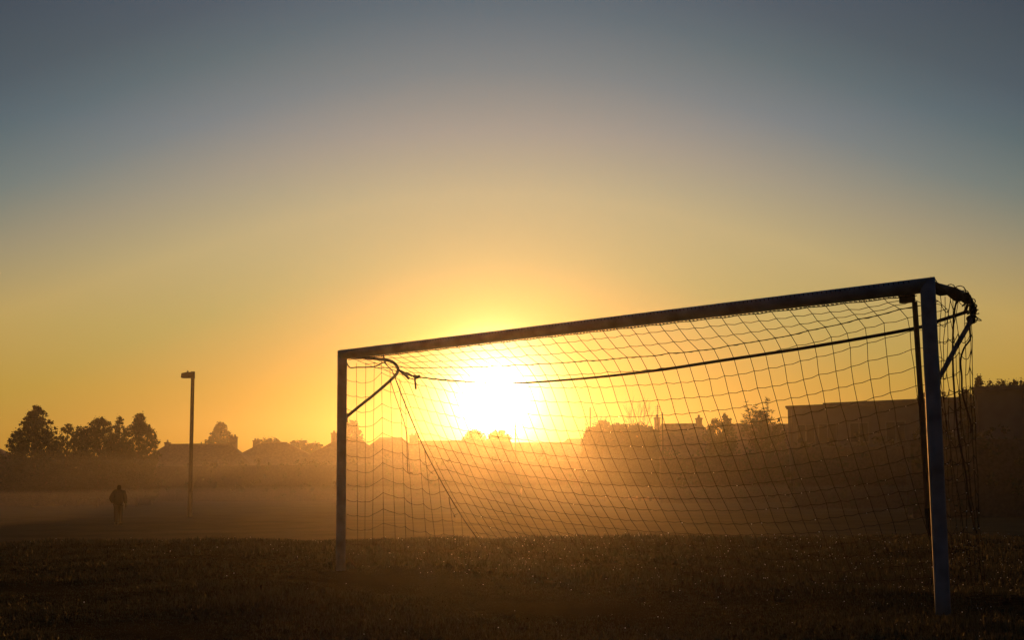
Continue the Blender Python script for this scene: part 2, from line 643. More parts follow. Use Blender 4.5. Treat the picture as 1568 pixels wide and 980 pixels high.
def bracket(s, pts):
    path = [G(s, b, z) for b, z in pts]
    mb = MB()
    mb.tube(smooth_path(path, 5), 0.019, 10)
    mb.box(G(s, PR + 0.006, pts[-1][1]), (0.05, 0.012, 0.11), rz=-GA)
    return wpart(mb, 'net_support', M['steel'], goal, smooth=False)


bracket(0.0, [(0.03, 2.462), (0.30, 2.458), (0.60, 2.449), (0.74, 2.43), (0.82, 2.37), (0.825, 2.315), (0.76, 2.24), (0.50, 2.045), (0.25, 1.875), (0.05, 1.735)])
bracket(GW, [(0.03, 2.462), (0.25, 2.455), (0.48, 2.44), (0.60, 2.415), (0.69, 2.36), (0.70, 2.29), (0.63, 2.20), (0.42, 2.02), (0.22, 1.84), (0.05, 1.70)])

# ---- the net: columns hang in planes across the goal, measured as (b, z) rows
colC = [(0.0, 2.43), (0.13, 2.40), (0.26, 2.37), (0.40, 2.33), (0.53, 2.30), (0.66, 2.26), (0.77, 2.17), (0.847, 2.018), (0.932, 1.865), (1.008, 1.711), (1.102, 1.557), (1.192, 1.409), (1.287, 1.265), (1.38, 1.124), (1.478, 0.985), (1.58, 0.846), (1.679, 0.714), (1.783, 0.582), (1.893, 0.455), (2.008, 0.339), (2.11, 0.22), (2.20, 0.10)]
colB = [(0.0, 2.411), (0.092, 2.339), (0.202, 2.256), (0.35, 2.179), (0.462, 2.065), (0.546, 1.939), (0.62, 1.79), (0.685, 1.645), (0.76, 1.499), (0.835, 1.359), (0.911, 1.225), (0.993, 1.091), (1.09, 0.955), (1.178, 0.826), (1.271, 0.709), (1.378, 0.584), (1.482, 0.471), (1.57, 0.35), (1.66, 0.24), (1.74, 0.13), (1.80, 0.05), (1.9, 0.03)]
colA = [(0.0, 2.40), (0.085, 2.334), (0.193, 2.255), (0.323, 2.184), (0.404, 2.08), (0.46, 1.945), (0.505, 1.797), (0.557, 1.666), (0.618, 1.518), (0.669, 1.375), (0.741, 1.249), (0.813, 1.11), (0.887, 0.983), (0.971, 0.866), (1.057, 0.748), (1.121, 0.624), (1.208, 0.511), (1.28, 0.39), (1.35, 0.27), (1.42, 0.15), (1.48, 0.05), (1.58, 0.03)]
colD = [(0.0, 2.394), (0.094, 2.34), (0.15, 2.313), (0.206, 2.284), (0.315, 2.226), (0.32, 2.107), (0.322, 1.959), (0.342, 1.811), (0.364, 1.671), (0.409, 1.544), (0.437, 1.40), (0.499, 1.27), (0.551, 1.14), (0.612, 1.014), (0.684, 0.898), (0.743, 0.787), (0.80, 0.67), (0.86, 0.55), (0.92, 0.43), (0.98, 0.31), (1.04, 0.19), (1.10, 0.07)]
colE = [(0.0, 2.42), (0.12, 2.41), (0.24, 2.40), (0.38, 2.38), (0.50, 2.33), (0.58, 2.23), (0.62, 2.10), (0.63, 1.96), (0.64, 1.82), (0.65, 1.68), (0.66, 1.54), (0.67, 1.40), (0.69, 1.26), (0.70, 1.12), (0.72, 0.98), (0.73, 0.84), (0.75, 0.70), (0.76, 0.56), (0.78, 0.42), (0.80, 0.28), (0.82, 0.15), (0.85, 0.05)]
ctrl_s = np.array([0.28, 3.051, 5.566, 6.85, 7.40])
ctrl = np.array([colC, colB, colA, colD, colE])
NR = 22


def cubic_ctrl(s):
    """smooth blend of the measured columns"""
    if s >= 6.85:
        t = (s - 6.85) / 0.55
        return ctrl[3] * (1 - t) + ctrl[4] * t
    # quadratic through the nearest three, blended
    def lag(ix):
        out = 0
        for a_ in ix:
            w = 1.0
            for c_ in ix:
                if c_ != a_:
                    w *= (s - ctrl_s[c_]) / (ctrl_s[a_] - ctrl_s[c_])
            out = out + ctrl[a_] * w
        return out
    if s < ctrl_s[1]:
        return lag((0, 1, 2))
    if s < ctrl_s[2]:
        t = (s - ctrl_s[1]) / (ctrl_s[2] - ctrl_s[1])
        return lag((0, 1, 2)) * (1 - t) + lag((1, 2, 3)) * t
    return lag((1, 2, 3))


cols_s = [0.107 + 0.1735 * k for k in range(42)] + [7.33]
grid = []
for ci, s in enumerate(cols_s):
    prof = cubic_ctrl(max(s, 0.0))
    if s < 0.28:
        prof = ctrl[0] + (ctrl[0] - cubic_ctrl(0.45)) * 0.6
    col = []
    for r in range(NR):
        b, z = prof[r]
        j = 0.012 if r > 0 else 0.0
        z2 = z + (rng.random() - 0.5) * j
        b2 = b + (rng.random() - 0.5) * j
        z2 = max(z2, 0.012)
        col.append(G(s + (rng.random() - 0.5) * j, b2, z2))
    grid.append(col)

CR = 0.0032
back_net = MB()


def cord(mb, p, q, r=CR, sag=0.004, n=3, seg=2):
    p, q = Vector(p), Vector(q)
    L = (q - p).length
    pts = []
    for i in range(seg + 1):
        t = i / seg
        m = p.lerp(q, t)
        m.z -= sag * 4 * t * (1 - t) * (L / 0.17)
        pts.append(m)
    mb.tube(pts, r, n, caps=False)


for ci, col in enumerate(grid):
    back_net.tube(col[:NR], CR, 3, caps=False)
    for r in range(1, NR):
        back_net.octa(col[r], 0.0048)
        if ci + 1 < len(grid):
            if ci == len(grid) - 2 and r < 3:
                continue
            cord(back_net, col[r], grid[ci + 1][r], CR, 0.006 + 0.006 * rng.random())

# ---- guy rope from the left support to its peg
rope_px = [(606, 572), (606, 581), (630, 643), (651, 690), (667, 721.6), (687, 758), (715, 803), (746, 846), (747.5, 857)]
rope3 = [img_s(x, y, 0.0) for x, y in rope_px]


def rope_at(y_img):
    for (x0, y0), (x1, y1) in zip(rope_px[:-1], rope_px[1:]):
        if y0 <= y_img <= y1 and y1 > y0:
            return x0 + (x1 - x0) * (y_img - y0) / (y1 - y0)
    return None


mb = MB()
mb.tube(smooth_path(rope3[:-1] + [Vector((rope3[-1].x, rope3[-1].y, 0.03))], 3), 0.0072, 6)
guy = wpart(mb, 'guy_rope', M['strap'], goal)
pg = Vector((rope3[-1].x, rope3[-1].y, 0))
mb = MB()
mb.tube([pg + Vector((0.02, 0.02, 0.09)), pg + Vector((-0.02, -0.02, -0.12))], 0.008, 6)
mb.tube([pg + Vector((0.02, 0.02, 0.085)), pg + Vector((0.05, 0.03, 0.08)), pg + Vector((0.055, 0.03, 0.055))], 0.006, 5)
wpart(mb, 'ground_peg', M['steel'], goal)
# back net tied to the rope
for r in range(7, NR - 1):
    p = grid[0][r]
    best = min(rope3[1:], key=lambda q: 0)
    # nearest point on the rope polyline at the same height
    for a_, b_ in zip(rope3[1:-1], rope3[2:]):
        if b_.z <= p.z <= a_.z:
            t = (a_.z - p.z) / max(1e-6, a_.z - b_.z)
            cord(back_net, p, a_.lerp(b_, t), CR, 0.005)
            break
wpart(back_net, 'back_net', M['cord'], goal)
# thicker cord threaded along the third row, where the roof of the net turns down
mb = MB()
mb.tube([c_[3] + Vector((0, 0, -0.004)) for c_ in grid], 0.0042, 5)
wpart(mb, 'edge_cord', M['cord'], goal)

# ---- left side net, hanging in the plane of the far post
lcols = [((531, 560), (532, 868)), ((545.5, 556), (548, 868)), ((560, 555), (558.5, 868)), ((573, 554), (570, 868)), ((584, 553), (588, 868)),
         ((597, 566), (606.5, 868)), ((612, 580), (623, 868)), ((620, 612), (636.5, 868)), ((640, 664), (656, 866)), ((650, 690), (671, 866)), ((671, 730), (684, 864)), ((688, 762), (700, 862)), ((706, 790), (712, 860))]
loff = [0, 2.4, 4.2, 1.2, -10, -3.6, -2.3, 6.8, 6.9, 15.6, 11.3, 14, 16]
rows_y = [581, 604.5, 627, 649.5, 673, 697, 719.5, 742, 765, 788, 809, 832, 848, 862]
side = MB()
nodes = {}
for c_, ((x0, y0), (x1, y1)) in enumerate(lcols):
    pts = []
    if c_ > 0:
        pts.append(img_s(x0, y0, 0.0))
    for r, y in enumerate(rows_y):
        k = 1.0 if r < 9 else 0.75
        yy = y + loff[c_] * k + rng.normal(0, 0.5)
        if yy < y0 + 6:
            continue
        rx = rope_at(yy) if yy > 575 else None
        x = x0 + (x1 - x0) * (yy - y0) / (y1 - y0)
        if rx is not None and x > rx - 1.5 and c_ > 5:
            continue
        p = img_s(x, yy, 0.0 + 0.02 * math.sin(c_ * 2.1 + r * 0.4))
        p.z = max(p.z, 0.012)
        nodes[(c_, r)] = p
        pts.append(p)
    if c_ > 0 and len(pts) > 1:
        side.tube(pts, CR, 3, caps=False)
for (c_, r), p in nodes.items():
    side.octa(p, 0.0055)
    q = nodes.get((c_ + 1, r))
    if q is not None:
        # slack cords make the kinks seen in the photograph
        cord(side, p, q, CR, 0.014 if c_ not in (3, 4) else 0.004, seg=4)
    elif c_ > 4:
        y_ = rows_y[r] + loff[c_]
        rx = rope_at(y_)
        if rx:
            cord(side, p, img_s(rx, y_ - 3, 0.0), CR, 0.02, seg=4)
wpart(side, 'side_net', M['cord'], goal)
# thick slack cord from the far post to the support
mb = MB()
mb.tube(smooth_path([img_s(x, y, 0.0) for x, y in ((531, 556), (536, 563), (547, 562.5), (562, 562.5), (575, 561), (587, 555))], 4), 0.0075, 6)
mb.tube(smooth_path([img_s(x, y, 0.0) for x, y in ((588, 555), (594, 561), (600, 567), (603, 574), (606, 580))], 4), 0.006, 6)
mb.tube(smooth_path([img_s(x, y, 0.0) for x, y in ((586, 540), (588, 548), (590, 556))], 3), 0.010, 6)
wpart(mb, 'tie_cord', M['strap'], goal)
# loose cord end that dangles inside the side net
mb = MB()
mb.tube(smooth_path([img_s(x, y, 0.02) for x, y in ((597, 580), (604, 603), (613, 629), (621, 655), (623, 680), (624.5, 722), (629, 724), (632, 725.5))], 4), 0.0048, 6)
wpart(mb, 'loose_cord', M['strap'], goal)
mb = MB()
mb.tube(smooth_path([img_s(x, y, 0.02) for x, y in ((651, 692), (652.5, 712), (658, 722), (663, 726), (661, 723), (666, 721))], 4), 0.003, 5)
wpart(mb, 'loose_cord', M['strap'], goal)
mb = MB()
mb.tube(smooth_path([img_s(x, y, 0.02) for x, y in ((687, 762), (690, 778), (697, 792), (695, 790), (701, 787))], 4), 0.003, 5)
wpart(mb, 'loose_cord', M['strap'], goal)

# ---- strap slung between the two supports, with its knot
strap_px = [(608, 566), (616, 569), (626, 574), (640, 577.5), (700, 583.5), (780, 587.2), (890, 580), (1000, 568), (1100, 553), (1250, 530), (1400, 503), (1437, 491.5), (1482, 477)]
sp = []
for i, (x, y) in enumerate(strap_px):
    t = i / (len(strap_px) - 1)
    sp.append(img_b(x, y, 0.83 * (1 - t) + 0.68 * t))
sp = smooth_path(sp, 5)
mb = MB()
mb.tube(sp, [0.011 if i < 12 else (0.0075 + 0.007 * min(1, max(0, (i - 22) / 14))) for i in range(len(sp))], 6)
wpart(mb, 'strap', M['strap'], goal)
mb = MB()
kn = lambda x, y: img_b(x, y, 0.815)
mb.tube(smooth_path([kn(609, 565), kn(616, 571), kn(622, 576), kn(626, 580)], 3), 0.014, 7)
mb.tube(smooth_path([kn(622, 574), kn(629, 580), kn(634, 580.5), kn(638, 577)], 3), 0.006, 6)
mb.tube(smooth_path([kn(622, 570), kn(630, 574), kn(635, 578)], 3), 0.005, 6)
mb.tube(smooth_path([kn(634, 576), kn(638, 578), kn(642, 576)], 3), 0.020, 7)
mb.tube([kn(638, 577), kn(635.5, 582), kn(636.3, 590), kn(636.8, 596)], [0.016, 0.012, 0.012, 0.012], 7)
wpart(mb, 'strap_knot', M['strap'], goal)

# ---- brown pole and wooden block behind the near post
mb = MB()
mb.tube([img_b(1400.5, 462, 0.10), img_b(1405, 530, 0.10), img_b(1412, 640, 0.10), img_b(1418.5, 745, 0.10), img_b(1421, 790, 0.10)], 0.0215, 8)
pl = wpart(mb, 'net_pole', M['wood'], goal)
mb = MB()
mb.tube([img_b(1421, 779, 0.098), img_b(1423.5, 812, 0.098), img_b(1425, 822, 0.098)], [0.026, 0.024, 0.006], 8)
wpart(mb, 'pole_sleeve', M['strap'], goal)
mb = MB()
mb.box(img_b(1389, 456.5, 0.06), (0.11, 0.05, 0.072), rz=-GA)
wpart(mb, 'wooden_block', M['wood'], goal)

# ---- near corner: net bunched and lashed round the support tube
rag = MB()
base_path = smooth_path([G(GW, b, z) for b, z in ((0.03, 2.462), (0.25, 2.455), (0.48, 2.44), (0.60, 2.415), (0.69, 2.36), (0.70, 2.29), (0.66, 2.23))], 5)
rad = [0.040 + 0.012 * math.sin(i * 0.9) + 0.008 * rng.random() for i in range(len(base_path))]
rad = [r * (1.0 if i < 16 else 0.75) for i, r in enumerate(rad)]
rag.tube([p + Vector((0, 0, 0.012 * math.sin(i * 1.1) - (0.032 if i < 14 else 0.012))) for i, p in enumerate(base_path)], [r * 0.86 for r in rad], 9)
for k in range(13):       # turns of cord round the bundle
    i0 = int(rng.integers(0, len(base_path) - 2))
    c0 = base_path[i0].lerp(base_path[i0 + 1], rng.random())
    tdir = (base_path[i0 + 1] - base_path[i0]).normalized()
    u = UP.cross(tdir).normalized()
    w = tdir.cross(u)
    rr_ = rad[i0] + 0.004
    rag.tube([c0 + (u * math.cos(a_) + w * math.sin(a_)) * rr_ + tdir * (0.03 * a_ / 6.3) for a_ in np.linspace(0, 6.3, 12)], 0.0045, 4)
for k in range(6):
    i0 = int(rng.integers(8, len(base_path) - 1))
    c0 = base_path[i0]
    rag.tube(smooth_path([c0, c0 + Vector((rng.normal(0, .03), rng.normal(0, .03), -0.04)), c0 + Vector((rng.normal(0, .04), rng.normal(0, .04), -0.07)), c0 + Vector((0, 0, -0.02))], 4), 0.004, 4)
wpart(rag, 'bunched_net', M['strap'], goal)

rs = MB()
rcols = []
for c_, (x0, x1, x2) in enumerate([(1440, 1439, 1452), (1447, 1441, 1462), (1455, 1444, 1470), (1459, 1456, 1478), (1467, 1468, 1486), (1478, 1479, 1492), (1485, 1486, 1500), (1486, 1492, 1505)]):
    pts = []
    for r in range(17):
        y = 470 + 26.5 * r
        t = (y - 470) / 400
        x = x0 * (1 - t) * (1 - t) + 2 * x1 * t * (1 - t) + x2 * t * t + rng.normal(0, 1.1)
        p = img_s(x, y + 3.5 * math.sin(c_ * 2.4 + r * 0.9) + (6 if c_ % 2 else -3) - c_ * 1.6, GW + 0.03 * math.sin(c_ * 1.9) - (0.06 if c_ > 5 else 0))
        p.z = max(p.z, 0.01)
        pts.append(p)
    rcols.append(pts)
    rs.tube([img_s(x0, 452 + c_ * 2.2, GW)] + pts, CR, 3, caps=False)
for c_ in range(len(rcols)):
    for r in range(17):
        rs.octa(rcols[c_][r], 0.005)
        if c_ + 1 < len(rcols) and not (c_ in (2, 4) and r % 3 == 1):
            cord(rs, rcols[c_][r], rcols[c_ + 1][r], CR, 0.006 + 0.03 * rng.random() ** 2, seg=4)
    if c_ == 0:
        for r in range(17):
            p = rcols[0][r]
            cord(rs, p, G(GW, PR, p.z + 0.02), CR, 0.01)
wpart(rs, 'side_net', M['cord'], goal)
mb = MB()
z8 = lambda x, y: img_s(1390 + x / 3.264, 600 + y / 3.264, GW - 0.05)
z7 = lambda x, y: img_s(1390 + x / 5.443, 420 + y / 5.443, GW - 0.05)
mb.tube(smooth_path([z7(412, 210), z7(392, 290), z7(379, 450), z7(375, 680), z7(383, 900), z8(238, 60), z8(245, 150), z8(262, 270), z8(290, 410), z8(305, 540), z8(325, 640), z8(345, 710)], 4), 0.0075, 6)
wpart(mb, 'loose_cord', M['strap'], goal)
mb = MB()
mb.tube(smooth_path([z7(510, 440), z7(520, 500), z7(518, 548), z7(470, 615), z7(440, 720), z7(450, 850), z8(272, 0), z8(290, 70), z8(308, 130), z8(316, 165), z8(315, 208)], 4), 0.0072, 6)
wpart(mb, 'loose_cord', M['strap'], goal)
mb = MB()
mb.tube(smooth_path([z7(232, 397), z7(300, 380), z7(380, 355), z7(470, 322)], 4), 0.006, 5)
mb.tube(smooth_path([z7(470, 322), z7(480, 300), z7(490, 280), z7(495, 260)], 4), 0.012, 5)
mb.tube([z7(540, 310), z7(570, 313)], [0.012, 0.003], 5)
wpart(mb, 'loose_cord', M['strap'], goal)

# ---- lacing: cord wound along bar and posts that holds the net
lace = MB()
n_t = 168
for k in range(n_t):
    s = 0.12 + (GW - 0.24) * k / n_t
    c0 = G(s, 0, ZL + (ZC - ZL) * s / GW)
    loop = []
    for a_ in np.linspace(-2.3, 2.3, 9):
        loop.append(c0 + GN * (PR + 0.005) * math.sin(a_ + 2.2) * 1.0 + UP * (PR + 0.005) * math.cos(a_ + math.pi) + GT * (0.04 * (a_ + 2.3) / 4.6))
    lace.tube(loop, 0.003, 3, caps=False)
    lace.octa(c0 - UP * (PR + 0.010) + GT * 0.02, 0.007)
lace.tube([G(0.1 + (GW - 0.2) * k / 60, 0.012, ZL + (ZC - ZL) * k / 60 - PR - 0.012 + 0.004 * math.sin(k * 2.2)) for k in range(61)], 0.004, 4)
for s, sg in ((0, 1), (GW, 1)):
    for k in range(34):
        z = 0.12 + 2.2 * k / 34
        lace.octa(G(s + 0.0, PR + 0.006, z), 0.008)
    lace.tube([G(s, PR + 0.008 + 0.003 * math.sin(k * 1.7), 0.03 + 2.35 * k / 50) for k in range(51)], 0.0035, 4)
wpart(lace, 'lacing', M['cord'], goal)
# short stake strutting the far post's foot
mb = MB()
mb.tube([img_s(530.5, 850, 0.02), img_s(538, 860, 0.02), img_s(546, 871, 0.02)], 0.012, 6)
wpart(mb, 'foot_stay', M['strap'], goal)

# dew on the net, thickest low down and towards the near side
P = []
for ci, col in enumerate(grid):
    for r in range(6, 19):
        pr = 0.02 + 0.42 * (ci / 42) ** 2 * min(1, (r - 5) / 6)
        if rng.random() < pr and ci + 1 < len(grid):
            t = rng.random()
            q = Vector(col[r]).lerp(Vector(grid[ci + 1][r]), t)
            q.z -= 0.007
            P.append(tuple(q))
for col in rcols:
    for r in range(6, 16):
        if rng.random() < 0.45:
            P.append((col[r].x, col[r].y, col[r].z - 0.004))
P = np.array(P) - np.array(GP0)
dewn = beads('dew', P, 0.0030 + 0.0022 * rng.random(len(P)), goal)
dewn['kind'] = 'stuff'
# net heaped on the grass to the right of the near post
heap = MB()
for k in range(40):
    cx, cy = 3.95 + rng.normal(0, 0.22), 10.0 + rng.normal(0, 0.15)
    pts = []
    for j in range(7):
        x, y = cx + rng.normal(0, 0.08), cy + rng.normal(0, 0.06)
        pts.append(Vector((x, y, float(gz(x, y)) + 0.02 + 0.05 * rng.random())))
    heap.tube(smooth_path(pts, 3), 0.0025, 3, caps=False)
wpart(heap, 'heaped_net', M['cord'], goal)

# ------------------------------------------------------------------ person walking on the lower field
PD = 59.0
pp = at_depth(180.5, 803, PD)
px_, py_, pz_ = pp.x, pp.y, float(gz(pp.x, pp.y))
person = empty('person', (px_, py_, pz_), label='person in a dark bulky jacket walking across the misty field', cat='person')
person.scale = (1.04, 1.04, 1.04)


def skin_mesh(name, V, E, R, mat, parent, lv=2):
    me = bpy.data.meshes.new(name)
    me.from_pydata(V, E, [])
    o = bpy.data.objects.new(name, me)
    COL.objects.link(o)
    o.parent = parent
    md = o.modifiers.new('skin', 'SKIN')
    for i, r in enumerate(R):
        sv = me.skin_vertices[0].data[i]
        sv.radius = r if isinstance(r, tuple) else (r, r)
    me.skin_vertices[0].data[0].use_root = True
    md.use_smooth_shade = True
    sd = o.modifiers.new('sub', 'SUBSURF')
    sd.levels = lv
    sd.render_levels = lv
    me.materials.append(mat)
    return o


# facing away from the camera (+Y); local x to the right of the picture
bodyV = [(0, 0, 0.93), (0, 0, 1.12), (0, 0.01, 1.32), (0, 0.02, 1.45), (0, 0.03, 1.52), (0, 0.045, 1.60), (0, 0.05, 1.68),
         (-0.09, 0, 0.88), (-0.07, -0.06, 0.50), (-0.055, -0.20, 0.12), (-0.055, -0.12, 0.05),
         (0.09, 0, 0.88), (0.065, 0.14, 0.50), (0.045, 0.14, 0.10), (0.045, 0.27, 0.05),
         (-0.19, 0.01, 1.42), (-0.29, -0.05, 1.15), (-0.23, 0.10, 0.95), (-0.21, 0.15, 0.89),
         (0.19, 0.01, 1.42), (0.28, -0.02, 1.15), (0.30, 0.02, 0.92), (0.30, 0.035, 0.84)]
bodyE = [(0, 1), (1, 2), (2, 3), (3, 4), (4, 5), (5, 6), (0, 7), (7, 8), (8, 9), (9, 10), (0, 11), (11, 12), (12, 13), (13, 14),
         (3, 15), (15, 16), (16, 17), (17, 18), (3, 19), (19, 20), (20, 21), (21, 22)]
bodyR = [(0.11, 0.08), (0.12, 0.09), (0.14, 0.10), (0.12, 0.09), (0.06, 0.06), (0.08, 0.09), (0.075, 0.09),
         0.085, 0.058, 0.042, 0.04, 0.085, 0.058, 0.042, 0.04,
         0.075, 0.05, 0.038, 0.035, 0.075, 0.05, 0.038, 0.035]
skin_mesh('body', bodyV, bodyE, bodyR, M['skin'], person)
# jacket: bulky, to the hips, sleeves to the wrists
jV = [(0, 0, 0.82), (0, 0, 1.05), (0, 0.0, 1.25), (0, 0.01, 1.40), (0, 0.02, 1.50), (0, 0.025, 1.55),
      (-0.21, 0.005, 1.40), (-0.31, -0.05, 1.15), (-0.245, 0.09, 0.97), (0.21, 0.005, 1.40), (0.29, -0.02, 1.15), (0.305, 0.015, 0.93)]
jE = [(0, 1), (1, 2), (2, 3), (3, 4), (4, 5), (3, 6), (6, 7), (7, 8), (3, 9), (9, 10), (10, 11)]
jR = [(0.20, 0.15), (0.23, 0.17), (0.25, 0.18), (0.22, 0.16), (0.14, 0.12), (0.10, 0.10), 0.125, 0.105, 0.075, 0.125, 0.095, 0.07]
skin_mesh('jacket', jV, jE, jR, M['jacket'], person)
tV = [(0, 0, 0.95), (-0.09, 0, 0.84), (-0.07, -0.06, 0.50), (-0.055, -0.19, 0.13), (0.09, 0, 0.84), (0.065, 0.14, 0.50), (0.045, 0.14, 0.11)]
tE = [(0, 1), (1, 2), (2, 3), (0, 4), (4, 5), (5, 6)]
skin_mesh('trousers', tV, tE, [(0.18, 0.14), 0.12, 0.095, 0.08, 0.12, 0.095, 0.08], M['trouser'], person)
skin_mesh('hood', [(0, 0.02, 1.52), (0, 0.02, 1.61), (0, 0.03, 1.69), (0, 0.035, 1.745)], [(0, 1), (1, 2), (2, 3)], [(0.11, 0.10), (0.10, 0.105), (0.098, 0.11), (0.05, 0.06)], M['hair'], person, 1)
for sx, yy, zz, pit in ((-1, -0.14, 0.07, 0.6), (1, 0.20, 0.035, 0.0)):
    skin_mesh('shoe', [(0.05 * sx, yy - 0.08, zz + 0.03 + 0.05 * pit), (0.05 * sx, yy + 0.02, zz + 0.01), (0.055 * sx, yy + 0.14, zz - 0.005 * 0)], [(0, 1), (1, 2)], [(0.05, 0.045), (0.052, 0.04), (0.045, 0.03)], M['shoe'], person, 1)
for wx, wy, wz, sg in ((0.30, 0.035, 0.84, 1), (-0.21, 0.15, 0.89, -1)):
    V = [(wx, wy, wz + 0.02), (wx, wy + 0.005, wz - 0.06)]
    E_ = [(0, 1)]
    R_ = [(0.028, 0.035), (0.022, 0.042)]
    for f_, (oy, ln) in enumerate(((0.030, 0.070), (0.010, 0.080), (-0.010, 0.074), (-0.028, 0.058))):
        i = len(V)
        V += [(wx - 0.002 * sg, wy + oy, wz - 0.09), (wx - 0.008 * sg, wy + oy, wz - 0.09 - ln * 0.5), (wx - 0.020 * sg, wy + oy - 0.005, wz - 0.09 - ln * 0.95)]
        E_ += [(1, i), (i, i + 1), (i + 1, i + 2)]
        R_ += [0.0095, 0.009, 0.0075]
    i = len(V)
    V += [(wx - 0.01 * sg, wy + 0.045, wz - 0.04), (wx - 0.02 * sg, wy + 0.06, wz - 0.085)]
    E_ += [(0, i), (i, i + 1)]
    R_ += [0.011, 0.009]
    skin_mesh('hand', V, E_, R_, M['skin'], person, 1)

# ------------------------------------------------------------------ lamp column
LD = 71.0
lb = at_depth(290.5, 790, LD)
lz = float(gz(lb.x, lb.y))
lt = at_depth(297.5, 570, LD)
LH = lt.z - lz
lamp = empty('street_lamp', (lb.x, lb.y, lz), label='tall unlit lamp column with a box lantern on the misty field', cat='street lamp')
mb = MB()
mb.tube([(0, 0, -0.3), (0, 0, 1.4), (0.0, 0, 1.42), (0, 0, LH - 0.05)], [0.125, 0.125, 0.11, 0.10], 10)
mb.build('column', M['pole'], lamp, True)
mb = MB()
mb.box((0, 0, LH - 0.16), (0.19, 0.22, 0.38))
mb.build('bracket', M['pole'], lamp)
mb = MB()
hw = 0.64
v = [(-hw + 0.05, -0.15, LH - 0.06), (-hw + 0.05, 0.15, LH - 0.06), (-0.28, -0.17, LH - 0.0), (-0.28, 0.17, LH - 0.0), (0.07, -0.12, LH - 0.02), (0.07, 0.12, LH - 0.02),
     (-hw + 0.02, -0.15, LH - 0.30), (-hw + 0.02, 0.15, LH - 0.30), (-0.28, -0.17, LH - 0.31), (-0.28, 0.17, LH - 0.31), (-0.10, -0.11, LH - 0.30), (-0.10, 0.11, LH - 0.30)]
mb.add(v, [(0, 1, 3, 2), (2, 3, 5, 4), (6, 8, 9, 7), (8, 10, 11, 9), (0, 2, 8, 6), (2, 4, 10, 8), (1, 7, 9, 3), (3, 9, 11, 5), (0, 6, 7, 1), (4, 5, 11, 10)])
hd = mb.build('lantern', M['pole'], lamp)
mb = MB()
mb.box((-0.34, 0, LH - 0.32), (0.42, 0.22, 0.02))
mb.build('diffuser', M['glass'], hd)
mb = MB()
mb.tube([(-0.28, 0, LH - 0.01), (-0.28, 0, LH + 0.05), (-0.28, 0, LH + 0.09)], [0.05, 0.05, 0.02], 8)
mb.build('photocell', M['steel'], hd)


